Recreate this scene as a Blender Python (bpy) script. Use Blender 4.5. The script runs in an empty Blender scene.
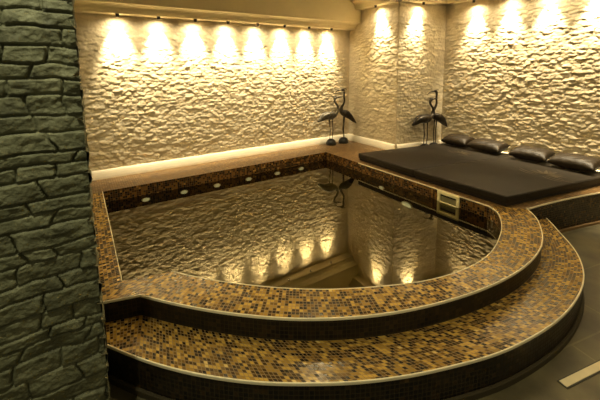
import bpy, bmesh, math, random
import numpy as np
from mathutils import Vector, Matrix, Euler
from mathutils.geometry import tessellate_polygon

random.seed(7)
scene = bpy.context.scene
COL = scene.collection
PI = math.pi

# ------------------------------------------------------------------ helpers
def tag(o, label=None, cat=None, group=None, kind=None):
    if label: o['label'] = label
    if cat: o['category'] = cat
    if group: o['group'] = group
    if kind: o['kind'] = kind
    return o

def link(o, parent=None):
    COL.objects.link(o)
    if parent is not None:
        o.parent = parent
    return o

def empty(name, loc=(0, 0, 0), rz=0.0):
    o = bpy.data.objects.new(name, None)
    o.empty_display_size = 0.05
    o.location = loc
    o.rotation_euler = (0, 0, rz)
    return link(o)

def mesh_obj(name, verts, faces, mat, parent=None, uvs=None, smooth=False):
    me = bpy.data.meshes.new(name)
    me.from_pydata([tuple(v) for v in verts], [], faces)
    if uvs is not None:
        lay = me.uv_layers.new(name='UVMap')
        for li, l in enumerate(me.loops):
            lay.data[li].uv = uvs[l.vertex_index]
    if smooth:
        me.polygons.foreach_set('use_smooth', [True] * len(me.polygons))
    me.update()
    me.materials.append(mat)
    return link(bpy.data.objects.new(name, me), parent)

def bm_obj(name, bm, mat, parent=None, smooth=False):
    me = bpy.data.meshes.new(name)
    bmesh.ops.recalc_face_normals(bm, faces=bm.faces)
    bm.to_mesh(me); bm.free()
    if smooth:
        me.polygons.foreach_set('use_smooth', [True] * len(me.polygons))
    me.materials.append(mat)
    return link(bpy.data.objects.new(name, me), parent)

def add_box(bm, x0, x1, y0, y1, z0, z1, bevel=0.0, seg=2):
    vs = [bm.verts.new(c) for c in ((x0, y0, z0), (x1, y0, z0), (x1, y1, z0), (x0, y1, z0),
                                    (x0, y0, z1), (x1, y0, z1), (x1, y1, z1), (x0, y1, z1))]
    fs = [bm.faces.new([vs[i] for i in f]) for f in ((3, 2, 1, 0), (4, 5, 6, 7), (0, 1, 5, 4),
                                                      (1, 2, 6, 5), (2, 3, 7, 6), (3, 0, 4, 7))]
    if bevel:
        es = list({e for f in fs for e in f.edges})
        bmesh.ops.bevel(bm, geom=es, offset=bevel, segments=seg, affect='EDGES', profile=0.5)

def prism(name, poly, z0, z1, mat, parent=None, bevel=0.0, seg=3):
    bm = bmesh.new()
    a = [bm.verts.new((x, y, z0)) for x, y in poly]
    b = [bm.verts.new((x, y, z1)) for x, y in poly]
    n = len(poly)
    bm.faces.new(a); bm.faces.new(b)
    for i in range(n):
        bm.faces.new((a[i], a[(i + 1) % n], b[(i + 1) % n], b[i]))
    bmesh.ops.recalc_face_normals(bm, faces=bm.faces)
    if bevel:
        bmesh.ops.bevel(bm, geom=list(bm.edges), offset=bevel, segments=seg, affect='EDGES', profile=0.5)
    return bm_obj(name, bm, mat, parent)

def add_tube(bm, pts, radii, n=12, up=Vector((0, 0, 1)), flat=1.0, cap=True):
    """loft along pts; radius per point (or (side, up) pair); returns nothing"""
    pts = [Vector(p) for p in pts]
    rings = []
    for i, p in enumerate(pts):
        t = (pts[min(i + 1, len(pts) - 1)] - pts[max(i - 1, 0)]).normalized()
        s = t.cross(up)
        if s.length < 1e-3: s = t.cross(Vector((0, 1, 0)))
        s.normalize(); u = s.cross(t).normalized()
        r = radii[i]
        ra, rb = r if isinstance(r, tuple) else (r, r * flat)
        rings.append([bm.verts.new(p + s * ra * math.cos(2 * PI * k / n) + u * rb * math.sin(2 * PI * k / n))
                      for k in range(n)])
    for a, b in zip(rings, rings[1:]):
        for k in range(n):
            bm.faces.new((a[k], a[(k + 1) % n], b[(k + 1) % n], b[k]))
    if cap:
        bm.faces.new(rings[0][::-1]); bm.faces.new(rings[-1])

def add_lathe(bm, prof, n=20, c=(0, 0, 0)):
    rings = []
    for r, z in prof:
        rings.append([bm.verts.new((c[0] + max(r, 1e-4) * math.cos(2 * PI * k / n),
                                    c[1] + max(r, 1e-4) * math.sin(2 * PI * k / n), c[2] + z)) for k in range(n)])
    for a, b in zip(rings, rings[1:]):
        for k in range(n):
            bm.faces.new((a[k], a[(k + 1) % n], b[(k + 1) % n], b[k]))
    bm.faces.new(rings[0][::-1]); bm.faces.new(rings[-1])

def catmull(pts, n_per=10):
    P = [Vector((p[0], p[1])) for p in pts]
    P = [P[0] * 2 - P[1]] + P + [P[-1] * 2 - P[-2]]
    out = []
    for i in range(1, len(P) - 2):
        a, b, c, d = P[i - 1:i + 3]
        for k in range(n_per):
            t = k / n_per
            out.append(0.5 * (2 * b + (c - a) * t + (2 * a - 5 * b + 4 * c - d) * t * t + (3 * b - a - 3 * c + d) * t ** 3))
    out.append(P[-2])
    return out

def resample(pts, n):
    pts = [Vector((p[0], p[1])) for p in pts]
    L = [0.0]
    for a, b in zip(pts, pts[1:]): L.append(L[-1] + (b - a).length)
    out = []; j = 0
    for i in range(n):
        s = L[-1] * i / (n - 1)
        while j < len(L) - 2 and L[j + 1] < s: j += 1
        f = (s - L[j]) / max(L[j + 1] - L[j], 1e-9)
        out.append(pts[j].lerp(pts[j + 1], min(max(f, 0), 1)))
    return out

def smooth_pts(pts, it=3):
    pts = [Vector((p[0], p[1])) for p in pts]
    for _ in range(it):
        q = list(pts)
        for i in range(1, len(pts) - 1):
            q[i] = pts[i] * 0.5 + (pts[i - 1] + pts[i + 1]) * 0.25
        pts = q
    return pts

def arclen(pts):
    L = [0.0]
    for a, b in zip(pts, pts[1:]): L.append(L[-1] + (Vector(b) - Vector(a)).length)
    return L

def riser(name, line, z0, z1, mat, parent=None, uoff=0.0, flip=False):
    """vertical band under a plan line, uv in metres"""
    L = arclen(line); v = []; uv = []; f = []
    for i, p in enumerate(line):
        v += [(p[0], p[1], z0), (p[0], p[1], z1)]
        uv += [(L[i] + uoff, z0), (L[i] + uoff, z1)]
    for i in range(len(line) - 1):
        q = (2 * i, 2 * i + 2, 2 * i + 3, 2 * i + 1)
        f.append(q[::-1] if flip else q)
    return mesh_obj(name, v, f, mat, parent, uv)

def strip(name, A, B, z, mat, parent=None, nv=6):
    """horizontal band between two plan lines of the same point count"""
    LA, LB = arclen(A), arclen(B)
    v = []; uv = []; f = []
    for i in range(len(A)):
        w = (Vector(B[i]) - Vector(A[i])).length
        for k in range(nv + 1):
            t = k / nv
            p = Vector(A[i]).lerp(Vector(B[i]), t)
            v.append((p.x, p.y, z)); uv.append((LB[i], t * w))
    m = nv + 1
    for i in range(len(A) - 1):
        for k in range(nv):
            f.append((i * m + k, (i + 1) * m + k, (i + 1) * m + k + 1, i * m + k + 1))
    o = mesh_obj(name, v, f, mat, parent, uv)
    fix_up(o)
    return o

def fix_up(o):
    me = o.data
    if sum(p.normal.z for p in me.polygons) < 0:
        me.flip_normals()

def flat_poly(name, poly, z, mat, parent=None):
    tris = tessellate_polygon([[Vector((p[0], p[1], 0)) for p in poly]])
    o = mesh_obj(name, [(p[0], p[1], z) for p in poly], [tuple(t) for t in tris], mat, parent,
                 [(p[0], p[1]) for p in poly])
    me = o.data
    bm = bmesh.new(); bm.from_mesh(me)
    for f in bm.faces:
        f.normal_update()
        if f.normal.z < 0: f.normal_flip()
    bm.to_mesh(me); bm.free()
    return o

def edge_bead(name, line, z, mat, parent=None, w=0.0075, h=0.004, drop=0.010):
    """slim rounded nosing profile running along a plan line"""
    n = len(line); bm = bmesh.new(); rings = []
    prof = [(-w * .5, h * .3), (-w * .3, h), (w * .3, h), (w * .5, h * .3), (w * .5, -drop), (-w * .5, -drop)]
    for i in range(n):
        a, b = Vector(line[max(i - 1, 0)]), Vector(line[min(i + 1, n - 1)])
        t = (b - a).normalized(); nn = Vector((-t.y, t.x))
        rings.append([bm.verts.new((line[i][0] + nn.x * o, line[i][1] + nn.y * o, z + q)) for o, q in prof])
    m = len(prof)
    for a, b in zip(rings, rings[1:]):
        for k in range(m): bm.faces.new((a[k], a[(k + 1) % m], b[(k + 1) % m], b[k]))
    bm.faces.new(rings[0]); bm.faces.new(rings[-1][::-1])
    return bm_obj(name, bm, mat, parent)

# ------------------------------------------------------------------ materials
def new_mat(name):
    m = bpy.data.materials.new(name); m.use_nodes = True
    nt = m.node_tree; nt.nodes.clear()
    out = nt.nodes.new('ShaderNodeOutputMaterial')
    b = nt.nodes.new('ShaderNodeBsdfPrincipled')
    nt.links.new(b.outputs[0], out.inputs[0])
    return m, nt, b

def N(nt, t, **kw):
    n = nt.nodes.new(t)
    for k, v in kw.items(): setattr(n, k, v)
    return n

def math_n(nt, op, a, b=None):
    n = N(nt, 'ShaderNodeMath', operation=op)
    for i, x in enumerate((a, b)):
        if x is None: continue
        if isinstance(x, (int, float)): n.inputs[i].default_value = x
        else: nt.links.new(x, n.inputs[i])
    return n.outputs[0]

def ramp(nt, fac, stops, mode='LINEAR'):
    r = N(nt, 'ShaderNodeValToRGB'); r.color_ramp.interpolation = mode
    e = r.color_ramp.elements
    while len(e) < len(stops): e.new(0.5)
    for i, (p, c) in enumerate(stops):
        e[i].position = p; e[i].color = (*c, 1)
    nt.links.new(fac, r.inputs[0]); return r.outputs[0]

def plain(name, col, rough=0.5, metal=0.0, noise=0.0, scale=20.0, bump=0.0, spec=0.5, stretch=None):
    m, nt, b = new_mat(name)
    b.inputs['Roughness'].default_value = rough; b.inputs['Metallic'].default_value = metal
    b.inputs['Specular IOR Level'].default_value = spec
    tc = N(nt, 'ShaderNodeTexCoord'); mp = N(nt, 'ShaderNodeMapping')
    if stretch: mp.inputs['Scale'].default_value = stretch
    nt.links.new(tc.outputs['Object'], mp.inputs[0])
    nz = N(nt, 'ShaderNodeTexNoise'); nz.inputs['Scale'].default_value = scale; nz.inputs['Detail'].default_value = 4
    nt.links.new(mp.outputs[0], nz.inputs['Vector'])
    lo = tuple(c * (1 - noise) for c in col); hi = tuple(min(1, c * (1 + noise)) for c in col)
    nt.links.new(ramp(nt, nz.outputs[0], [(0.3, lo), (0.7, hi)]), b.inputs['Base Color'])
    if bump:
        bp = N(nt, 'ShaderNodeBump'); bp.inputs['Strength'].default_value = bump; bp.inputs['Distance'].default_value = 0.01
        nt.links.new(nz.outputs[0], bp.inputs['Height']); nt.links.new(bp.outputs[0], b.inputs['Normal'])
    return m

def mosaic(name, pitch, stops, grout, gw=0.07, rough=0.22, patch=0.35, jitter=0.05, spec=0.5):
    """small square glass tiles: one random colour per tile, patches of gold, joints"""
    m, nt, b = new_mat(name)
    tc = N(nt, 'ShaderNodeTexCoord')
    sc = N(nt, 'ShaderNodeVectorMath', operation='SCALE'); sc.inputs['Scale'].default_value = 1 / pitch
    nt.links.new(tc.outputs['UV'], sc.inputs[0])
    fl = N(nt, 'ShaderNodeVectorMath', operation='FLOOR'); nt.links.new(sc.outputs[0], fl.inputs[0])
    fr = N(nt, 'ShaderNodeVectorMath', operation='FRACTION'); nt.links.new(sc.outputs[0], fr.inputs[0])
    wn = N(nt, 'ShaderNodeTexWhiteNoise', noise_dimensions='3D'); nt.links.new(fl.outputs[0], wn.inputs['Vector'])
    big = N(nt, 'ShaderNodeTexNoise'); big.inputs['Scale'].default_value = 0.3; big.inputs['Detail'].default_value = 1
    nt.links.new(fl.outputs[0], big.inputs['Vector'])
    fac = math_n(nt, 'ADD', math_n(nt, 'MULTIPLY', wn.outputs['Value'], 1 - patch),
                 math_n(nt, 'MULTIPLY', math_n(nt, 'MULTIPLY_ADD', big.outputs[0], 2.0), patch))
    fac.node.use_clamp = True
    for n in nt.nodes:
        if n.type == 'MATH' and n.operation == 'MULTIPLY_ADD': n.inputs[2].default_value = -0.5
    col = ramp(nt, fac, stops, 'CONSTANT')
    sx = N(nt, 'ShaderNodeSeparateXYZ'); nt.links.new(fr.outputs[0], sx.inputs[0])
    dx = math_n(nt, 'ABSOLUTE', math_n(nt, 'SUBTRACT', sx.outputs[0], 0.5))
    dy = math_n(nt, 'ABSOLUTE', math_n(nt, 'SUBTRACT', sx.outputs[1], 0.5))
    d = math_n(nt, 'MAXIMUM', dx, dy)
    g = math_n(nt, 'GREATER_THAN', d, 0.5 - gw)
    mx = N(nt, 'ShaderNodeMix', data_type='RGBA')
    nt.links.new(g, mx.inputs['Factor']); nt.links.new(col, mx.inputs['A']); mx.inputs['B'].default_value = (*grout, 1)
    nt.links.new(mx.outputs['Result'], b.inputs['Base Color'])
    # every tile sits a hair out of level, so they glint one by one
    ge = N(nt, 'ShaderNodeNewGeometry')
    off = N(nt, 'ShaderNodeVectorMath', operation='SUBTRACT'); off.inputs[1].default_value = (.5, .5, .5)
    nt.links.new(wn.outputs['Color'], off.inputs[0])
    os_ = N(nt, 'ShaderNodeVectorMath', operation='SCALE'); os_.inputs['Scale'].default_value = jitter
    nt.links.new(off.outputs[0], os_.inputs[0])
    ad = N(nt, 'ShaderNodeVectorMath', operation='ADD')
    nt.links.new(ge.outputs['Normal'], ad.inputs[0]); nt.links.new(os_.outputs[0], ad.inputs[1])
    nm = N(nt, 'ShaderNodeVectorMath', operation='NORMALIZE'); nt.links.new(ad.outputs[0], nm.inputs[0])
    nt.links.new(nm.outputs[0], b.inputs['Normal'])
    nt.links.new(math_n(nt, 'ADD', math_n(nt, 'MULTIPLY', g, 0.5), rough), b.inputs['Roughness'])
    b.inputs['Specular IOR Level'].default_value = spec
    return m

TILE = [(0.0, (0.014, 0.007, 0.003)), (0.25, (0.055, 0.028, 0.008)), (0.42, (0.15, 0.080, 0.016)),
        (0.55, (0.31, 0.18, 0.030)), (0.72, (0.50, 0.31, 0.056)), (0.91, (0.66, 0.48, 0.16))]
M_side_tile = mosaic('gold_mosaic_side_shade', 0.0235, [(0, (0.008, 0.005, 0.003)), (0.4, (0.03, 0.016, 0.006)), (0.75, (0.07, 0.038, 0.012))], (0.045, 0.03, 0.013), spec=0.3)  # side riser's copy of the mosaic, its shaded face put into the colour
M_tile = mosaic('gold_mosaic', 0.0215, TILE, (0.23, 0.145, 0.045), gw=0.085, patch=0.25)
M_wall_tile = mosaic('gold_mosaic_half_shade', 0.0235, [(0, (0.02, 0.009, 0.003)), (0.35, (0.07, 0.03, 0.008)), (0.6, (0.19, 0.09, 0.018)), (0.85, (0.36, 0.2, 0.04))], (0.10, 0.06, 0.02))  # same gold tile above the waterline, half shade painted into its colours
M_riser = mosaic('gold_mosaic_in_shade', 0.0235, [(0.0, (0.006, 0.004, 0.003)), (0.45, (0.014, 0.008, 0.004)),
                 (0.75, (0.032, 0.017, 0.006)), (0.93, (0.08, 0.045, 0.013))], (0.048, 0.037, 0.018), rough=0.3, spec=0.3, gw=0.06)  # same gold tile, darkened in colour for faces turned from the light
M_deck = mosaic('deck_mosaic', 0.0235, [(0.0, (0.085, 0.044, 0.014)), (0.3, (0.14, 0.076, 0.023)),
                (0.6, (0.20, 0.112, 0.033)), (0.85, (0.28, 0.165, 0.055))], (0.16, 0.095, 0.035), rough=0.4)
M_trim = plain('cream_edge_trim', (0.86, 0.77, 0.54), 0.35, noise=0.06)
M_board = plain('cream_painted_wood', (0.88, 0.81, 0.64), 0.45, noise=0.04, scale=6)
M_cornice = plain('cream_plaster', (0.78, 0.67, 0.42), 0.6, noise=0.04, scale=4)
M_ceiling = plain('ceiling_plaster', (0.60, 0.52, 0.34), 0.8, noise=0.04, scale=3)
M_bronze = plain('dark_bronze', (0.045, 0.036, 0.026), 0.38, metal=0.55, noise=0.4, scale=30, bump=0.25)
M_pewter = plain('pewter_grey', (0.13, 0.12, 0.095), 0.42, metal=0.5, noise=0.5, scale=26, bump=0.3)
M_iron = plain('black_iron', (0.012, 0.011, 0.010), 0.35, noise=0.3, scale=30)
M_mattress = plain('brown_vinyl', (0.015, 0.010, 0.0042), 0.6, noise=0.18, scale=5, bump=0.06, spec=0.3)
M_mbase = plain('black_base_cloth', (0.012, 0.009, 0.007), 0.7, noise=0.2)
M_pillow = plain('brown_satin', (0.020, 0.0125, 0.005), 0.5, noise=0.35, scale=9, bump=0.35, spec=0.3, stretch=(1, 5, 1))
M_embro = plain('gold_thread', (0.055, 0.038, 0.016), 0.45, noise=0.2, scale=60)
M_skim = plain('cream_plastic', (0.90, 0.82, 0.48), 0.4, noise=0.05)
M_dark = plain('opening_shade', (0.012, 0.012, 0.008), 0.7)  # near-black colour paints the shade inside the skimmer openings
M_lampmetal = plain('lamp_black_metal', (0.03, 0.025, 0.02), 0.4, metal=0.5)
M_inset = plain('pale_stone_inset', (0.80, 0.70, 0.46), 0.6, noise=0.07, scale=12)
M_grate = plain('inset_frame_dark', (0.05, 0.045, 0.03), 0.6)

def glow(name, col, s):
    m, nt, b = new_mat(name)
    b.inputs['Base Color'].default_value = (*col, 1)
    b.inputs['Emission Color'].default_value = (*col, 1); b.inputs['Emission Strength'].default_value = s
    return m
M_lens = glow('lit_lamp_lens', (1.0, 0.82, 0.5), 12.0)
M_poolglow = glow('pool_light_glass', (0.92, 0.88, 0.76), 0.22)

def stone_mat(name, c0, c1, c2, rough, sc, bump):
    m, nt, b = new_mat(name)
    tc = N(nt, 'ShaderNodeTexCoord')
    n1 = N(nt, 'ShaderNodeTexNoise'); n1.inputs['Scale'].default_value = sc; n1.inputs['Detail'].default_value = 5
    n1.inputs['Roughness'].default_value = 0.65
    nt.links.new(tc.outputs['Object'], n1.inputs['Vector'])
    nt.links.new(ramp(nt, n1.outputs[0], [(0.28, c0), (0.5, c1), (0.72, c2)]), b.inputs['Base Color'])
    n2 = N(nt, 'ShaderNodeTexNoise'); n2.inputs['Scale'].default_value = sc * 6; n2.inputs['Detail'].default_value = 6
    nt.links.new(tc.outputs['Object'], n2.inputs['Vector'])
    bp = N(nt, 'ShaderNodeBump'); bp.inputs['Strength'].default_value = bump; bp.inputs['Distance'].default_value = 0.008
    nt.links.new(n2.outputs[0], bp.inputs['Height']); nt.links.new(bp.outputs[0], b.inputs['Normal'])
    b.inputs['Roughness'].default_value = rough
    return m
M_cream_stone = stone_mat('cream_ledge_stone', (0.54, 0.45, 0.285), (0.65, 0.555, 0.375), (0.72, 0.62, 0.44), 0.8, 7, 0.3)
M_slate = stone_mat('green_grey_slate', (0.062, 0.062, 0.033), (0.118, 0.120, 0.064), (0.20, 0.20, 0.115), 0.7, 11, 0.9)

def floor_mat():
    m, nt, b = new_mat('grey_slate_floor')
    tc = N(nt, 'ShaderNodeTexCoord'); mp = N(nt, 'ShaderNodeMapping')
    mp.inputs['Rotation'].default_value = (0, 0, math.radians(12)); mp.inputs['Location'].default_value = (0.13, 0.22, 0)
    nt.links.new(tc.outputs['Object'], mp.inputs[0])
    br = N(nt, 'ShaderNodeTexBrick'); br.inputs['Scale'].default_value = 1.0
    br.inputs['Brick Width'].default_value = 0.9; br.inputs['Row Height'].default_value = 0.45
    br.inputs['Mortar Size'].default_value = 0.006; br.inputs['Mortar Smooth'].default_value = 0.3
    br.inputs['Color1'].default_value = (0.100, 0.086, 0.044, 1); br.inputs['Color2'].default_value = (0.122, 0.105, 0.056, 1)
    br.inputs['Mortar'].default_value = (0.165, 0.142, 0.078, 1)
    nt.links.new(mp.outputs[0], br.inputs['Vector'])
    nz = N(nt, 'ShaderNodeTexNoise'); nz.inputs['Scale'].default_value = 5; nz.inputs['Detail'].default_value = 6
    nt.links.new(tc.outputs['Object'], nz.inputs['Vector'])
    mx = N(nt, 'ShaderNodeMix', data_type='RGBA', blend_type='MULTIPLY'); mx.inputs['Factor'].default_value = 0.8
    nt.links.new(br.outputs['Color'], mx.inputs['A'])
    nt.links.new(ramp(nt, nz.outputs[0], [(0.32, (0.45, 0.45, 0.42)), (0.68, (1.35, 1.3, 1.2))]), mx.inputs['B'])
    nt.links.new(mx.outputs['Result'], b.inputs['Base Color'])
    b.inputs['Roughness'].default_value = 0.5
    bp = N(nt, 'ShaderNodeBump'); bp.inputs['Strength'].default_value = 0.25; bp.inputs['Distance'].default_value = 0.01
    nt.links.new(nz.outputs[0], bp.inputs['Height']); nt.links.new(bp.outputs[0], b.inputs['Normal'])
    return m
M_floor = floor_mat()

def water_mat():
    m = bpy.data.materials.new('pool_water'); m.use_nodes = True
    nt = m.node_tree; nt.nodes.clear()
    out = N(nt, 'ShaderNodeOutputMaterial')
    tr = N(nt, 'ShaderNodeBsdfTransparent'); tr.inputs[0].default_value = (0.46, 0.43, 0.20, 1)
    gl = N(nt, 'ShaderNodeBsdfGlossy'); gl.inputs['Roughness'].default_value = 0.0
    gl.inputs['Color'].default_value = (1, 0.92, 0.68, 1)
    fr = N(nt, 'ShaderNodeFresnel'); fr.inputs['IOR'].default_value = 1.95
    tc = N(nt, 'ShaderNodeTexCoord')
    nz = N(nt, 'ShaderNodeTexNoise'); nz.inputs['Scale'].default_value = 9; nz.inputs['Detail'].default_value = 2
    nt.links.new(tc.outputs['Object'], nz.inputs['Vector'])
    bp = N(nt, 'ShaderNodeBump'); bp.inputs['Strength'].default_value = 0.0005; bp.inputs['Distance'].default_value = 0.01
    nt.links.new(nz.outputs[0], bp.inputs['Height'])
    nt.links.new(bp.outputs[0], gl.inputs['Normal']); nt.links.new(bp.outputs[0], fr.inputs['Normal'])
    mx = N(nt, 'ShaderNodeMixShader')
    nt.links.new(fr.outputs[0], mx.inputs[0]); nt.links.new(tr.outputs[0], mx.inputs[1]); nt.links.new(gl.outputs[0], mx.inputs[2])
    nt.links.new(mx.outputs[0], out.inputs[0])
    return m
M_water = water_mat()

# ------------------------------------------------------------------ plan (metres; camera above the origin, pool rim z = 0)
TREAD, FLOOR, WATER = -0.127, -0.33, -0.125
YB = 4.66                        # back wall
A_, B_, C_ = (4.04, 4.66), (4.04, 3.555), (4.915, 3.38)
XR = 4.915
PXL, PXR, PYB = 0.133, 3.13, 4.13

rim_arc = smooth_pts(resample(catmull([(0.206, 2.056), (0.358, 1.866), (0.524, 1.683), (0.708, 1.51), (0.874, 1.378),
    (1.097, 1.241), (1.348, 1.126), (1.651, 1.033), (1.959, 0.975), (2.279, 0.955), (2.577, 0.982), (2.829, 1.047),
    (3.084, 1.172), (3.235, 1.268), (3.342, 1.383)]), 150), 20)
rim_outer = resample([(0.025, 2.105), (0.115, 2.080)], 8) + rim_arc
inner_arc = smooth_pts(resample(catmull([(0.415, 2.193), (0.568, 1.995), (0.729, 1.826), (0.912, 1.657), (1.15, 1.48),
    (1.415, 1.336), (1.647, 1.231), (1.906, 1.167), (2.145, 1.150), (2.374, 1.178), (2.628, 1.258), (2.811, 1.336),
    (2.991, 1.443), (3.09, 1.53), (3.130, 1.62)]), 150), 20)
inner_front = resample([(0.134, 2.263), (0.27, 2.232)], 8) + inner_arc
side_edge = smooth_pts(resample(catmull([(3.342, 1.383), (3.605, 1.343), (3.833, 1.300), (4.114, 1.236), (4.378, 1.165),
                                         (4.70, 1.075), (5.0, 0.985)]), 60), 6)
step_line = smooth_pts(resample(catmull([(0.023, 1.915), (0.094, 1.811), (0.19, 1.679), (0.319, 1.529), (0.446, 1.403),
    (0.59, 1.279), (0.74, 1.173), (0.933, 1.051), (1.144, 0.944), (1.335, 0.867), (1.605, 0.776), (1.81, 0.732),
    (2.076, 0.70), (2.335, 0.697), (2.589, 0.726), (2.799, 0.777), (3.014, 0.87), (3.187, 0.978), (3.358, 1.122),
    (3.50, 1.235), (3.59, 1.315)]), len(rim_outer)), 12)

def side_poly(base, ext=None): return base

# ------------------------------------------------------------------ stone cladding
def vnoise(u, v, seed):
    rs = np.random.RandomState(seed)
    T = rs.rand(64, 64)
    iu = np.floor(u).astype(int); iv = np.floor(v).astype(int)
    fu = u - iu; fv = v - iv
    fu = fu * fu * (3 - 2 * fu); fv = fv * fv * (3 - 2 * fv)
    a = T[iu % 64, iv % 64]; b = T[(iu + 1) % 64, iv % 64]; c = T[iu % 64, (iv + 1) % 64]; d = T[(iu + 1) % 64, (iv + 1) % 64]
    return (a * (1 - fu) + b * fu) * (1 - fv) + (c * (1 - fu) + d * fu) * fv

def cladding(name, origin, udir, ndir, width, height, res, course, length, depth, seed, mat, parent=None, groove=0.008, wave=1.0):
    """split-face ledge stone as a relief mesh: courses of stones of uneven length, each its own tilt"""
    rs = np.random.RandomState(seed)
    nu, nv = int(width / res) + 1, int(height / res) + 1
    U, V = np.meshgrid(np.linspace(0, width, nu), np.linspace(0, height, nv), indexing='ij')
    Vw = V + (vnoise(U * 5, V * 3, seed) - .5) * course[0] * 0.55 * wave + (vnoise(U * 17, V * 9, seed + 1) - .5) * course[0] * 0.30 * wave
    Hh = np.zeros_like(U); E = np.full_like(U, 9.0)
    z = -0.1
    while z < height + 0.1:
        ch = rs.uniform(*course)
        m = (Vw >= z) & (Vw < z + ch)
        if m.any():
            lv = (Vw[m] - z) / ch
            x = -rs.uniform(0, length[1]); Uw = U[m] + (lv - .5) * rs.uniform(-.03, .03) + (vnoise(V[m] * 23, U[m] * 3, seed + 5) - .5) * .02
            h = np.zeros(lv.shape); e = np.minimum(lv, 1 - lv) * ch
            while x < width + 0.1:
                ln = rs.uniform(*length)
                k = (Uw >= x) & (Uw < x + ln)
                if k.any():
                    lu = (Uw[k] - x) / ln
                    top = rs.uniform(-.25, .6)
                    h[k] = rs.uniform(0.25, 1.0) + (lv[k] - .5) * top + (lu - .5) * rs.uniform(-.5, .5)
                    e[k] = np.minimum(e[k], np.minimum(lu, 1 - lu) * ln)
                x += ln
            Hh[m] = h; E[m] = e
        z += ch
    n = vnoise(U * 14, V * 22, seed + 2) * .5 + vnoise(U * 33, V * 51, seed + 3) * .3 + vnoise(U * 80, V * 95, seed + 4) * .2
    g = np.clip(E / groove, 0, 1); g = g * g * (3 - 2 * g)
    D = depth * (0.55 * Hh + 0.65 * n) * g
    o = np.array(origin, float); ud = np.array(udir, float); nd = np.array(ndir, float)
    P = o + U[..., None] * ud + D[..., None] * nd + V[..., None] * np.array([0, 0, 1.0])
    me = bpy.data.meshes.new(name)
    me.vertices.add(nu * nv); me.vertices.foreach_set('co', P.reshape(-1).astype(np.float32))
    I = np.arange(nu * nv).reshape(nu, nv)
    q = np.stack([I[:-1, :-1], I[1:, :-1], I[1:, 1:], I[:-1, 1:]], -1).reshape(-1, 4)
    if np.dot(np.cross(ud, [0, 0, 1.0]), nd) < 0: q = q[:, ::-1]
    me.loops.add(q.size); me.loops.foreach_set('vertex_index', q.reshape(-1).astype(np.int32))
    me.polygons.add(len(q)); me.polygons.foreach_set('loop_start', np.arange(0, q.size, 4, dtype=np.int32))
    me.update(calc_edges=True); me.validate()
    me.polygons.foreach_set('use_smooth', [True] * len(me.polygons))
    me.materials.append(mat)
    ob = link(bpy.data.objects.new(name, me), parent)
    return ob

def relief_mesh(name, U, V, D, origin, ud, nd, mat, parent):
    nu, nv = U.shape
    ud = np.array(ud, float); nd = np.array(nd, float)
    Pp = np.array(origin, float) + U[..., None] * ud + D[..., None] * nd + V[..., None] * np.array([0, 0, 1.0])
    me = bpy.data.meshes.new(name)
    me.vertices.add(nu * nv); me.vertices.foreach_set('co', Pp.reshape(-1).astype(np.float32))
    I = np.arange(nu * nv).reshape(nu, nv)
    q = np.stack([I[:-1, :-1], I[1:, :-1], I[1:, 1:], I[:-1, 1:]], -1).reshape(-1, 4)
    if np.dot(np.cross(ud, [0, 0, 1.0]), nd) < 0: q = q[:, ::-1]
    me.loops.add(q.size); me.loops.foreach_set('vertex_index', q.reshape(-1).astype(np.int32))
    me.polygons.add(len(q)); me.polygons.foreach_set('loop_start', np.arange(0, q.size, 4, dtype=np.int32))
    me.update(calc_edges=True); me.validate()
    me.polygons.foreach_set('use_smooth', [True] * len(me.polygons))
    me.materials.append(mat)
    return link(bpy.data.objects.new(name, me), parent)

def scale_cladding(name, origin, udir, ndir, width, height, res, cell, depth, seed, mat, parent=None):
    """small rough-split stones, jittered brick bond, every face tilted its own way"""
    rs = np.random.RandomState(seed)
    nu, nv = int(width / res) + 1, int(height / res) + 1
    U, V = np.meshgrid(np.linspace(0, width, nu), np.linspace(0, height, nv), indexing='ij')
    cw, chh = cell
    X = (U + (vnoise(U * 9, V * 13, seed) - .5) * .05) / cw + 3; Y = (V + (vnoise(U * 7, V * 5, seed + 1) - .5) * .045) / chh + 3
    S = 256
    jx, jy, hh, tx, ty = (rs.rand(S, S) for _ in range(5))
    iy = np.floor(Y).astype(int)
    f1 = np.full_like(U, 9.); f2 = np.full_like(U, 9.); H = np.zeros_like(U)
    for dy in (-1, 0, 1):
        ry = iy + dy; off = (ry % 2) * 0.5
        ix = np.floor(X - off).astype(int)
        for dx in (-1, 0, 1):
            rx = ix + dx
            a, b = rx % S, ry % S
            px = rx + off + .5 + (jx[a, b] - .5) * .75; py = ry + .5 + (jy[a, b] - .5) * .7
            ex, ey = X - px, Y - py
            d = np.sqrt((ex * .95) ** 2 + (ey * .95) ** 2)
            h = .2 + .55 * hh[a, b] + ey * (-.55 + 1.1 * (ty[a, b] - .3)) + ex * (tx[a, b] - .5) * 1.1
            n1 = d < f1
            f2 = np.where(n1, f1, np.minimum(f2, d)); H = np.where(n1, h, H); f1 = np.where(n1, d, f1)
    g = np.clip((f2 - f1) / .20, 0, 1); g = g * g * (3 - 2 * g)
    n = vnoise(U * 16, V * 24, seed + 2) * .5 + vnoise(U * 37, V * 51, seed + 3) * .3 + vnoise(U * 60, V * 70, seed + 4) * .2
    D = depth * (.62 * H * (.6 + .4 * g) + .20 * g + .75 * n)
    return relief_mesh(name, U, V, D, origin, udir, ndir, mat, parent)

# ------------------------------------------------------------------ room shell
def struct(o): o['kind'] = 'structure'; return o

def wall_block(name, poly, z0, z1, mat): return struct(prism(name, poly, z0, z1, mat))

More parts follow.
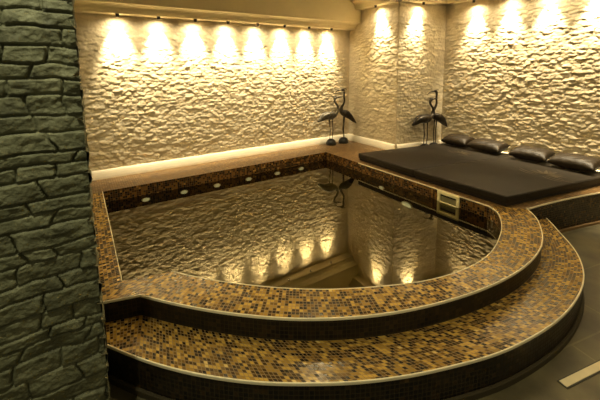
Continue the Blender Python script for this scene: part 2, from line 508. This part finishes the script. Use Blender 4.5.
CEIL = 2.46
struct(prism('floor', [(-1.6, -2.6), (5.6, -2.6), (5.6, 5.2), (-1.6, 5.2)], FLOOR - 0.1, FLOOR, M_floor))
struct(prism('ceiling', [(-1.6, -2.6), (5.6, -2.6), (5.6, 5.2), (-1.6, 5.2)], CEIL, CEIL + 0.1, M_ceiling))

def clad_wall(name, a, b, thick, seed, h0=-0.02, h1=2.44, res=0.0095, e0=0.0, e1=0.0):
    a = Vector((a[0], a[1], 0)); b = Vector((b[0], b[1], 0))
    u = (b - a).normalized(); n = Vector((u.y, -u.x, 0))       # room side
    w = prism(name, [(p.x, p.y) for p in (a, b, b - n * thick, a - n * thick)], FLOOR, CEIL, M_cream_stone)
    struct(w)
    scale_cladding('stone_cladding', (a.x - u.x * e0, a.y - u.y * e0, h0), u, n, (b - a).length + e0 + e1, h1 - h0, res, (0.100, 0.043), 0.0125, seed, M_cream_stone, w)
    return w

clad_wall('wall_back', (-0.05, YB), A_, 0.15, 11)
clad_wall('wall_right', A_, B_, 0.12, 23, e1=0.014)
clad_wall('wall_alcove', B_, C_, 0.12, 37, e0=0.014)
clad_wall('wall_far_right', C_, (XR, -2.5), 0.15, 41, h0=FLOOR)

# left: slate-clad pier in front of the pool
wl = struct(prism('wall_left', [(-1.3, 1.515), (-0.02, 1.515), (-0.02, 4.8), (-1.3, 4.8)], FLOOR, CEIL, M_slate))
cladding('stone_cladding', (-0.95, 1.515, FLOOR), (1, 0, 0), (0, -1, 0), 0.957, CEIL - FLOOR - .002, 0.0045,
         (0.040, 0.080), (0.09, 0.25), 0.030, 5, M_slate, wl, groove=0.006)
cladding('stone_cladding', (-0.012, 1.49, FLOOR), (0, 1, 0), (1, 0, 0), 1.6, CEIL - FLOOR - .002, 0.008,
         (0.045, 0.088), (0.11, 0.30), 0.030, 6, M_slate, wl, groove=0.008)

def skirting(name, a, b, h=0.105, t=0.045):
    a = Vector((a[0], a[1], 0)); b = Vector((b[0], b[1], 0)); u = (b - a).normalized(); n = Vector((u.y, -u.x, 0))
    bm = bmesh.new()
    prof = [(0, 0), (t * 1.15, 0), (t * 1.1, h * .25), (t * .95, h * .55), (t * .78, h * .80), (t * .6, h * .95), (t * .5, h), (0, h)]
    r = [[bm.verts.new(p + n * o + Vector((0, 0, z + .001))) for o, z in prof] for p in (a, b)]
    m = len(prof)
    for k in range(m): bm.faces.new((r[0][k], r[0][(k + 1) % m], r[1][(k + 1) % m], r[1][k]))
    bm.faces.new(r[0][::-1]); bm.faces.new(r[1])
    return struct(bm_obj(name, bm, M_board))
skirting('baseboard_back', (0.0, YB), (4.0, YB))
skirting('baseboard_right', A_, B_)
skirting('baseboard_alcove', B_, C_)
skirting('baseboard_far_right', C_, (XR, 1.14))

def extrude_profile(name, a, b, prof, mat):
    """profile (offset from wall, height) swept from a to b; offset towards the room"""
    a = Vector((a[0], a[1], 0)); b = Vector((b[0], b[1], 0)); u = (b - a).normalized(); n = Vector((u.y, -u.x, 0))
    bm = bmesh.new()
    r = [[bm.verts.new(p + n * o + Vector((0, 0, z))) for o, z in prof] for p in (a, b)]
    m = len(prof)
    for k in range(m): bm.faces.new((r[0][k], r[0][(k + 1) % m], r[1][(k + 1) % m], r[1][k]))
    bm.faces.new(r[0][::-1]); bm.faces.new(r[1])
    return struct(bm_obj(name, bm, mat))

# lamp shelf along the back wall, its mouldings, and the dropped bulkhead above
extrude_profile('trim_1', (-0.05, YB), (4.035, YB),
    [(0, 1.928), (0.165, 1.928), (0.170, 1.932), (0.170, 1.966), (0.178, 1.972), (0.186, 1.990), (0.200, 2.003),
     (0.215, 2.009), (0.240, 2.012), (0.240, 2.018), (0, 2.018)], M_cornice)
extrude_profile('trim_2', (-0.05, YB), (4.035, YB),
    [(0, 2.016), (0.262, 2.016), (0.306, 2.022), (0.310, 2.028), (0.310, 2.040), (0.300, 2.044), (0.300, CEIL), (0, CEIL)], M_cornice)
COVE = [(0, 2.235), (0.135, 2.235), (0.14, 2.24), (0.145, 2.26), (0.16, 2.30), (0.20, 2.33), (0.24, 2.345), (0.24, 2.37), (0.30, CEIL), (0, CEIL)]
extrude_profile('trim_3', (A_[0], 4.36), (B_[0], B_[1] - 0.10), COVE, M_cornice)
extrude_profile('trim_4', (B_[0] - .10, B_[1] + .02), C_, COVE, M_cornice)
extrude_profile('trim_5', (C_[0], C_[1]), (XR, -2.5), COVE, M_cornice)

# ------------------------------------------------------------------ pool surround
deck_poly = [(0.0, PYB), (0.0, YB), A_, B_, C_, (XR, 1.01)] + \
    [tuple(p) for p in reversed(side_edge) if p.x < XR - .01] + [(PXR, 1.62), (PXR, PYB), (PXL, PYB)]
struct(flat_poly('deck', deck_poly, 0.0, M_deck))

pool = empty('plunge_pool', (1.63, 2.5, FLOOR))
tag(pool, 'plunge pool with bowed front and gold mosaic rim, filled with still dark water', 'pool')
PO = pool.location
def P(o):
    o.parent = pool; o.matrix_parent_inverse = Matrix.Translation(-PO); return o
P(strip('rim', inner_front, rim_outer, 0.0, M_tile, nv=6))
P(flat_poly('side_rim', [(0.0195, 2.107), (0.025, 2.105), (PXL + .001, 2.263), (PXL, PYB), (0.0195, PYB)], 0.0, M_tile))
P(riser('outer_riser', rim_outer, TREAD, 0.0, M_riser))
inner_loop = [tuple(p) for p in inner_front] + [(PXR, y) for y in np.linspace(1.64, PYB, 40)] + \
    [(x, PYB) for x in np.linspace(PXR - .01, PXL, 50)] + [(PXL, y) for y in np.linspace(PYB - .01, 2.27, 30)]
inner_closed = inner_loop + [inner_loop[0]]
P(riser('waterline_band', inner_closed, WATER - 0.004, 0.0, M_wall_tile, flip=True))
P(riser('basin_wall', inner_closed, -0.42, WATER - 0.004, M_riser, flip=True))
cx = Vector((1.63, 2.75))
bench = [tuple(cx + (Vector(p) - cx) * 0.80) for p in inner_closed]
P(strip('bench_ledge', [Vector(p) for p in inner_closed], [Vector(p) for p in bench], -0.42, M_riser, nv=4))
P(riser('basin_wall', bench, -0.95, -0.42, M_riser, flip=True))
P(flat_poly('basin_floor', bench[:-1], -0.95, M_riser))
P(edge_bead('edge_trim', rim_outer, 0.0, M_trim))
P(edge_bead('edge_trim', inner_arc + [(PXR, y) for y in np.linspace(1.64, 3.4, 30)], 0.0, M_trim, w=0.006, h=0.003))
P(edge_bead('edge_trim', [(PXL, y) for y in np.linspace(2.263, PYB, 30)], 0.0, M_trim, w=0.006, h=0.003))

def pool_light(loc, facing, rw, rh):
    """shallow oval fitting: bezel ring and domed glass"""
    bm = bmesh.new(); n = 24
    f = Vector(facing); s = Vector((0, 0, 1)).cross(f).normalized()
    def ring(k, d): return [bm.verts.new(Vector(loc) + s * rw * k * math.cos(2 * PI * i / n) + Vector((0, 0, rh * k * math.sin(2 * PI * i / n))) + f * d) for i in range(n)]
    rr = [ring(1.0, -0.004), ring(1.0, 0.010), ring(0.86, 0.013), ring(0.80, 0.008)]
    for a, b in zip(rr, rr[1:]):
        for i in range(n): bm.faces.new((a[i], a[(i + 1) % n], b[(i + 1) % n], b[i]))
    o = P(bm_obj('pool_light', bm, M_trim))
    bm = bmesh.new()
    rr = [ring(0.84, 0.007), ring(0.7, 0.012), ring(0.4, 0.016), ring(0.1, 0.018)]
    for a, b in zip(rr, rr[1:]):
        for i in range(n): bm.faces.new((a[i], a[(i + 1) % n], b[(i + 1) % n], b[i]))
    bm.faces.new(rr[-1])
    g = bm_obj('lens', bm, M_poolglow); g.parent = o
    return o
for x in (0.55, 0.975, 1.387, 1.823, 2.261, 2.665): pool_light((x, PYB - .002, -0.180), (0, -1, 0), 0.046, 0.024)
pool_light((PXR - .002, 2.96, -0.222), (-1, 0, 0), 0.045, 0.022)
pool_light((PXR - .002, 2.56, -0.318), (-1, 0, 0), 0.085, 0.045)

# skimmer: cream frame with two openings in the right wall of the basin
bm = bmesh.new()
y0, y1 = 1.905, 2.155; z0, z1 = -0.262, -0.008; xf = PXR
for (a, b, c, d) in ((y0, y1, z1 - .030, z1), (y0, y1, z0, z0 + .034), (y0, y1, -0.150, -0.118),
                     (y0, y0 + .032, z0 + .034, z1 - .030), (y1 - .032, y1, z0 + .034, z1 - .030)):
    add_box(bm, xf - .016, xf + .004, a, b, c, d, 0.002, 1)
sk = P(bm_obj('skimmer', bm, M_skim))
bm = bmesh.new()
add_box(bm, xf - .004, xf + .002, y0 + .04, y1 - .04, z0 + .04, -0.148)
add_box(bm, xf - .004, xf + .002, y0 + .04, y1 - .04, -0.120, z1 - .036)
g = bm_obj('skimmer_mouth_shade', bm, M_dark); g.parent = sk; tag(g, 'dark plates painting the shade inside the openings')
bm = bmesh.new()
add_box(bm, xf - .006, xf - .002, y0 + .034, y1 - .034, -0.116, z1 - .052, 0.001, 1)
g = bm_obj('skimmer_flap', bm, plain('cream_plastic_in_shade', (0.22, 0.20, 0.10), 0.5, noise=.1)); g.parent = sk  # frame's cream plastic darkened in colour to the shade inside the opening

water = flat_poly('water', [tuple(p) for p in inner_loop], WATER, M_water)
tag(water, 'still dark pool water mirroring the lit stone walls', 'water', kind='stuff')

# lower step
step = empty('pool_step', (2.0, 0.9, FLOOR))
tag(step, 'low curved mosaic step wrapping around the bowed front of the pool', 'step')
def S(o):
    o.parent = step; o.matrix_parent_inverse = Matrix.Translation(-step.location); return o
S(strip('tread', resample(rim_outer, 300), resample(step_line, 300), TREAD, M_tile, nv=8))
S(riser('step_riser', step_line, FLOOR, TREAD, M_riser))
S(edge_bead('edge_trim', step_line, TREAD, M_trim, w=0.008))
def offset(line, d):
    out = []
    for i in range(len(line)):
        a, b = Vector(line[max(i - 1, 0)]), Vector(line[min(i + 1, len(line) - 1)]); t = (b - a).normalized()
        out.append(Vector(line[i]) + Vector((t.y, -t.x)) * d)
    return out
S(edge_bead('plinth', offset(step_line, 0.008), FLOOR + 0.030, M_riser, w=0.018, h=0.004, drop=0.030))

# side platform under the daybed: riser, its nosing and its foot strip
struct(riser('trim_6', [p for p in side_edge if p.x < XR], FLOOR, 0.0, M_side_tile))
struct(edge_bead('trim_7', [p for p in side_edge if p.x < XR], 0.0, M_trim))
struct(edge_bead('trim_8', offset([p for p in side_edge if 3.56 < p.x < XR], 0.012), FLOOR + 0.022, M_deck, w=0.022, h=0.004, drop=0.022))

# ------------------------------------------------------------------ daybed mattresses
def mattress(quad, label, emb):
    c = Vector((sum(q[0] for q in quad) / 4, sum(q[1] for q in quad) / 4, 0))
    t = empty('daybed_mattress', (c.x, c.y, 0))
    tag(t, label, 'mattress', 'daybed mattresses')
    loc = [(q[0] - c.x, q[1] - c.y) for q in quad]
    ins = [(x * .985, y * .975) for x, y in loc]
    prism('base', ins, 0.002, 0.034, M_mbase, t, bevel=0.006, seg=2)
    m = prism('cushion', loc, 0.032, 0.106, M_mattress, t, bevel=0.016, seg=4)
    m.data.polygons.foreach_set('use_smooth', [True] * len(m.data.polygons))
    m.data.set_sharp_from_angle(angle=math.radians(50))
    # seam piping round the top
    bm = bmesh.new()
    pts = []
    n = len(loc)
    for i in range(n):
        a, b = Vector(loc[i]), Vector(loc[(i + 1) % n])
        for k in range(12):
            p = a.lerp(b, 0.012 + 0.976 * k / 12); p *= 0.997
            pts.append((p.x, p.y, 0.0945))
    pts.append(pts[0])
    add_tube(bm, pts, [0.0035] * len(pts), 6, cap=False)
    bm_obj('piping', bm, M_mattress, t, True)
    # embroidered leaf spray
    bm = bmesh.new()
    ex, ey, s, rot = emb
    R = Matrix.Rotation(rot, 2)
    def leaf(px, py, ang, ln, w, bend):
        vs_l = []; vs_r = []
        for k in range(9):
            u = k / 8; aa = ang + bend * u
            x = px + ln * u * math.cos(ang + bend * u * .5); y = py + ln * u * math.sin(ang + bend * u * .5)
            ww = w * math.sin(PI * min(u * .96 + .04, 1)) * .5 + .0012
            nx, ny = -math.sin(aa), math.cos(aa)
            for lst, sg in ((vs_l, 1), (vs_r, -1)):
                q = R @ Vector(((x + nx * ww * sg) * s, (y + ny * ww * sg) * s))
                lst.append(bm.verts.new((ex - c.x + q.x, ey - c.y + q.y, 0.1072)))
        for k in range(8): bm.faces.new((vs_l[k], vs_r[k], vs_r[k + 1], vs_l[k + 1]))
    for k in range(7):
        leaf(0, 0, PI / 2 + (k - 3) * .36, .20 - .012 * abs(k - 3), .030, (k - 3) * .22)
    leaf(-.02, -.02, PI + .25, .26, .018, -.9); leaf(.02, -.02, -.25, .26, .018, .9)
    leaf(-.02, -.05, PI + .55, .20, .014, -1.2); leaf(.02, -.05, -.55, .20, .014, 1.2)
    e = bm_obj('embroidery', bm, M_embro, t); tag(e, 'gold thread leaf spray')
    fix_up(e)
    return t
q1 = [(3.215, 3.503), (4.85, 3.175), (4.85, 2.212), (3.195, 2.538)]
q2 = [(3.195, 2.536), (4.85, 2.210), (4.85, 1.180), (3.218, 1.503)]
mattress(q1, 'dark brown mattress in front of two bird statues, farther half of the daybed', (4.33, 2.68, .85, -PI / 2 - .2))
mattress(q2, 'dark brown mattress with gold emblem at the right edge, nearer half of the daybed', (4.20, 1.60, 1.15, -PI / 2 - .2))

def pillow(name, loc, rot, size, label):
    t = mesh_pillow(name, size, loc, rot)
    tag(t, label, 'pillow', 'brown pillows along the wall')
    return t
def mesh_pillow(name, size, loc, rot, seed=0):
    L, W, Tk = size; nu, nv = 34, 24
    rs = random.Random(int(loc[1] * 1000)); ph = rs.uniform(0, 6)
    v = []; f = []
    def pt(a, b, sgn):
        # a,b in -1..1; edges pinch in between the corners
        x = a * L / 2 * (1 - 0.07 * (1 - b * b) * abs(a) ** 3) ; y = b * W / 2 * (1 - 0.09 * (1 - a * a) * abs(b) ** 3)
        d = max(0.0, (1 - abs(a) ** 2.6)) ** .32 * max(0.0, (1 - abs(b) ** 2.4)) ** .55
        wr = 0.035 * math.sin(19 * a + 5 * b + ph) * (abs(b) ** 1.5) + 0.025 * math.sin(11 * a - 9 * b + ph)
        return (x, y, sgn * Tk / 2 * d * (1 + wr))
    for sgn in (1, -1):
        o = len(v)
        for i in range(nu + 1):
            for j in range(nv + 1): v.append(pt(2 * i / nu - 1, 2 * j / nv - 1, sgn))
        for i in range(nu):
            for j in range(nv):
                q = (o + i * (nv + 1) + j, o + (i + 1) * (nv + 1) + j, o + (i + 1) * (nv + 1) + j + 1, o + i * (nv + 1) + j + 1)
                f.append(q if sgn > 0 else q[::-1])
    bm = bmesh.new()
    vv = [bm.verts.new(p) for p in v]
    for q in f: bm.faces.new([vv[i] for i in q])
    bmesh.ops.remove_doubles(bm, verts=bm.verts, dist=0.0008)
    o = bm_obj(name, bm, M_pillow, None, True)
    o.location = loc; o.rotation_euler = rot
    return o
tilt = math.radians(10)
for (x, y, rz, L, lab) in (
        (4.70, 2.95, PI / 2, .40, 'dark brown satin pillow nearest the bird statues behind the mattress'),
        (4.70, 2.51, PI / 2 - .03, .47, 'dark brown satin pillow second from the bird statues, just before the gap'),
        (4.70, 1.955, PI / 2 + .03, .43, 'dark brown satin pillow just past the gap, third from the bird statues'),
        (4.69, 1.495, PI / 2 - .04, .46, 'dark brown satin pillow at the right edge, farthest from the bird statues')):
    pillow('pillow', (x + .02, y, 0.196), Euler((-tilt, 0.0, rz), 'XYZ'), (L, .29, .15), lab)

# ------------------------------------------------------------------ heron statues
def spline3(pts, n_per=6):
    out = []
    P_ = [Vector(p[:3]) for p in pts]; R_ = [p[3] for p in pts]
    P_ = [P_[0] * 2 - P_[1]] + P_ + [P_[-1] * 2 - P_[-2]]; R_ = [R_[0]] + R_ + [R_[-1]]
    for i in range(1, len(P_) - 2):
        for k in range(n_per):
            t = k / n_per; a, b, c, d = P_[i - 1:i + 3]
            p = 0.5 * (2 * b + (c - a) * t + (2 * a - 5 * b + 4 * c - d) * t * t + (3 * b - a - 3 * c + d) * t ** 3)
            out.append((p, R_[i] * (1 - t) + R_[i + 1] * t))
    out.append((P_[-2], R_[-2]))
    return out

def heron(kind, loc, rz, label, mat):
    """kind 0: body level, S neck, head looking forward; kind 1: tall neck, beak arched down, tail drooping"""
    t = empty('heron_statue', loc, rz)
    tag(t, label, 'statue', 'metal heron statues')
    bm = bmesh.new()
    if kind == 0:
        spine = [(-.235, 0, .405, .004), (-.19, 0, .425, .024), (-.12, 0, .465, .050), (-.03, 0, .495, .066),
                 (.06, 0, .505, .060), (.115, 0, .520, .040), (.160, 0, .565, .024), (.178, 0, .610, .018), (.160, 0, .660, .016),
                 (.118, 0, .705, .015), (.098, 0, .745, .016), (.108, 0, .782, .020), (.135, 0, .795, .022), (.165, 0, .795, .012)]
        beak = [(.155, 0, .797), (.21, 0, .806), (.275, 0, .812)]
        crest = [(.125, 0, .812), (.08, 0, .815), (.04, 0, .80)]
        wing = [(-.25, .38, .30), (.04, .45, .07)]
        legs = [(-.002, .026), (.032, -.026)]
        foot = .025; hip = .46
    else:
        spine = [(-.235, 0, .365, .004), (-.19, 0, .40, .024), (-.12, 0, .455, .046), (-.03, 0, .505, .060),
                 (.045, 0, .53, .052), (.085, 0, .565, .034), (.075, 0, .62, .022), (.035, 0, .67, .017), (.012, 0, .73, .015),
                 (.020, 0, .80, .014), (.018, 0, .855, .014), (.022, 0, .895, .018), (.048, 0, .915, .021), (.078, 0, .908, .012)]
        beak = [(.065, 0, .912), (.135, 0, .905), (.20, 0, .860)]
        crest = [(.035, 0, .930), (-.01, 0, .935), (-.045, 0, .915)]
        wing = [(-.25, .35, .30), (.03, .52, .07)]
        legs = [(.005, .022), (.020, -.022)]
        foot = .018; hip = .48
    if kind == 1:
        spine = [(a * .74, b, c, d) for a, b, c, d in spine]; beak = [(a * .9, b, c) for a, b, c in beak]; crest = [(a * .8, b, c) for a, b, c in crest]
    else:
        spine = [(a * .88, b, c + (.02 if a < -.1 else 0), d) for a, b, c, d in spine]
    kx = .74 if kind == 1 else .88
    sp = spline3(spine, 5)
    add_tube(bm, [p for p, r in sp], [(r * 1.05, r * 1.25) for p, r in sp], 14, up=Vector((0, 1, 0)))
    bm_obj('body', bm, mat, t, True)
    for sg in (1, -1):                                   # folded wings lie along the flanks, tips past the tail
        bm = bmesh.new()
        w = spline3([(.06 * kx, sg * .060, spine[4][2] + .012, .018), (-.03 * kx, sg * .072, spine[3][2] + .012, .040), (-.12 * kx, sg * .060, spine[2][2] + .004, .036),
                     (-.20 * kx, sg * .026, spine[1][2] - .006, .022), (-.265 * kx, sg * .010, spine[0][2] - .018, .004)], 4)
        add_tube(bm, [p for p, r in w], [(r * 1.2, r * .36) for p, r in w], 10, up=Vector((0, 1, 0)))
        bm_obj('wing', bm, mat, t, True)
    bm = bmesh.new(); add_tube(bm, beak, [.012, .008, .0015], 8, up=Vector((0, 1, 0))); bm_obj('beak', bm, M_bronze, t, True)
    bm = bmesh.new(); add_tube(bm, crest, [.008, .006, .001], 8, up=Vector((0, 1, 0))); bm_obj('crest', bm, M_bronze, t, True)
    for lx, ly in legs:
        bm = bmesh.new()
        add_tube(bm, [(lx, ly * .8, hip), (lx + .006, ly * .7, .34), (lx + .014, ly * .6, .24), (lx + .004, ly * .5, .12), (foot * 0 + lx * .8, ly * .5, .05)],
                 [.012, .0065, .0075, .0055, .0055], 8, up=Vector((0, 1, 0)))
        bm_obj('leg', bm, M_bronze, t, True)
    bm = bmesh.new()
    add_lathe(bm, [(.086, .001), (.088, .012), (.084, .040), (.070, .070), (.046, .092), (.012, .102)], 24, (.02, 0, 0))
    bm_obj('base', bm, M_iron, t, True)
    return t
rr = math.radians
heron(0, (3.495, 4.500, 0), rr(-8), 'grey heron statue with lowered S-shaped neck, left one of the pair in the far corner', M_pewter)
heron(1, (3.790, 4.470, 0), rr(180 - 40), 'dark heron statue with raised arched neck, right one of the pair in the far corner', M_bronze)
heron(0, (4.445, 3.345, 0), rr(-14), 'dark heron statue with lowered S-shaped neck, left one of the pair behind the mattress', M_bronze)
heron(1, (4.680, 3.310, 0), rr(180 - 22), 'dark heron statue with raised arched neck, right one of the pair behind the mattress', M_bronze)

# ------------------------------------------------------------------ floor inset strip
st = empty('floor_inset', (2.35, 0.50, FLOOR), rr(-12.4))
tag(st, 'pale rectangular strip set flush into the grey floor at the lower right', 'floor strip')
bm = bmesh.new(); add_box(bm, -.40, .9, -.026, .026, .0, .004, 0.001, 1); bm_obj('frame', bm, M_grate, st)
bm = bmesh.new(); add_box(bm, -.393, .893, -.019, .019, .001, .0065, 0.001, 1); bm_obj('pale_insert', bm, M_inset, st)

# ------------------------------------------------------------------ downlights
def lamp_mesh():
    bm = bmesh.new(); add_lathe(bm, [(.020, .0), (.022, -.004), (.019, -.010), (.019, -.034), (.017, -.035), (.0145, -.034), (.0140, -.018)], 16)
    me = bpy.data.meshes.new('downlight_body'); bmesh.ops.recalc_face_normals(bm, faces=bm.faces); bm.to_mesh(me); bm.free(); me.materials.append(M_lampmetal)
    bm = bmesh.new(); add_lathe(bm, [(.0138, -.0190), (.006, -.0205), (.001, -.021)], 16)
    m2 = bpy.data.meshes.new('lens'); bm.to_mesh(m2); bm.free(); m2.materials.append(M_lens)
    return me, m2
LB, LL = lamp_mesh()
WARM = (1.0, 0.83, 0.53)
def downlight(loc, target, power, label, group, size=60, blend=1.0, col=WARM, spill=.06):
    t = empty('downlight', loc); tag(t, label, 'lamp', group)
    link(bpy.data.objects.new('housing', LB), t); link(bpy.data.objects.new('lens', LL), t)
    ld = bpy.data.lights.new('lamp_beam', 'SPOT'); ld.energy = power; ld.color = col; ld.spot_size = rr(size); ld.spot_blend = blend
    ld.shadow_soft_size = 0.018
    lo = bpy.data.objects.new('lamp_beam', ld); link(lo)
    p = Vector(loc) + Vector((0, 0, -.038)); lo.location = p
    lo.rotation_euler = (Vector(target) - p).to_track_quat('-Z', 'Y').to_euler()
    if spill:
        ls = bpy.data.lights.new('lamp_spill', 'SPOT'); ls.energy = power * spill; ls.color = col; ls.spot_size = rr(160); ls.spot_blend = 1.0
        ls.shadow_soft_size = 0.018
        l2 = bpy.data.objects.new('lamp_spill', ls); link(l2); l2.location = p; l2.rotation_euler = lo.rotation_euler
    return t
ORD = ['first', 'second', 'third', 'fourth', 'fifth', 'sixth', 'seventh', 'eighth']
PW = 70.0
for i in range(8):
    x = 0.443 + (3.537 - .443) * i / 7
    downlight((x, 4.520, 1.928), (x, 4.640, 1.56), PW, 'small black downlight under the back cornice, %s from the dark stone pier' % ORD[i],
              'downlights under the back cornice')
downlight((3.925, 3.92, 2.235), (4.02, 3.88, 1.9), PW, 'small black downlight over the wall right of the far corner birds', 'downlights under the right cornice')
downlight((4.36, 3.38, 2.235), (4.33, 3.48, 1.9), PW * .9, 'small black downlight over the wall behind the daybed bird statues', 'downlights under the right cornice')
for i, y in enumerate((2.87, 2.40, 1.95, 1.49, 1.04, .58)):
    if i < 4: lab = 'small black downlight on the cornice above the pillow wall, %s from the recess corner' % ORD[i]
    else: lab = 'small black downlight beyond the right edge, %s from the recess corner' % ORD[i]
    downlight((4.80, y, 2.225), (4.89, y, 1.5), PW * 1.15, lab, 'downlights above the pillow wall')

# added fill lamps on the unseen ceiling, over the walkway, pier and pool
def fill_lamp(loc, power, col, label, size=150):
    downlight(loc, (loc[0], loc[1], 0), power, label, 'added fill lamps on the unseen ceiling', size=size, blend=1.0, col=col, spill=0)
SOFT = (1.0, 0.80, 0.42)
fill_lamp((-.25, 0.95, CEIL), 32, (1.0, 0.95, 0.62), 'small black added fill lamp in front of the dark stone pier')
fill_lamp((3.3, -0.3, CEIL), 18, SOFT, 'small black added fill lamp over the grey floor beside the step')
fill_lamp((1.5, -1.2, CEIL), 14, SOFT, 'small black added fill lamp over the near walkway')
for (x, y, where) in ((0.9, 3.3, 'far left'), (2.4, 3.3, 'far right'), (0.9, 2.0, 'near left'), (2.4, 2.0, 'near right')):
    fill_lamp((x, y, CEIL), 14, SOFT, 'small black added fill lamp over the %s quarter of the pool' % where)

w = bpy.data.worlds.new('room_air'); scene.world = w; w.use_nodes = True
w.node_tree.nodes['Background'].inputs[0].default_value = (0.95, 0.88, 0.52, 1)
w.node_tree.nodes['Background'].inputs[1].default_value = 0.07

# ------------------------------------------------------------------ camera
f, cxp, cyp, pitch, yaw, roll = 342.78, 301.99, 112.46, 0.130633, 0.577681, -0.00944
cam = bpy.data.cameras.new('camera'); co = bpy.data.objects.new('camera', cam); link(co)
cam.sensor_fit = 'HORIZONTAL'; cam.sensor_width = 36.0; cam.lens = f * 36.0 / 600.0
cam.shift_x = -(cxp - 300) / 600.0; cam.shift_y = (cyp - 200) / 600.0
cam.clip_start = 0.05
fw = Vector((math.sin(yaw) * math.cos(pitch), math.cos(yaw) * math.cos(pitch), -math.sin(pitch)))
r = Vector((math.cos(yaw), -math.sin(yaw), 0)); u = r.cross(fw)
r2 = r * math.cos(roll) + u * math.sin(roll); u2 = -r * math.sin(roll) + u * math.cos(roll)
co.matrix_world = Matrix(((r2.x, u2.x, -fw.x, 0), (r2.y, u2.y, -fw.y, 0), (r2.z, u2.z, -fw.z, 1.30), (0, 0, 0, 1)))
scene.camera = co

scene.view_settings.view_transform = 'Standard'
scene.view_settings.look = 'None'
scene.view_settings.gamma = 1.0
scene.view_settings.exposure = 1.6
scene.cycles.max_bounces = 8
scene.cycles.sample_clamp_indirect = 6.0
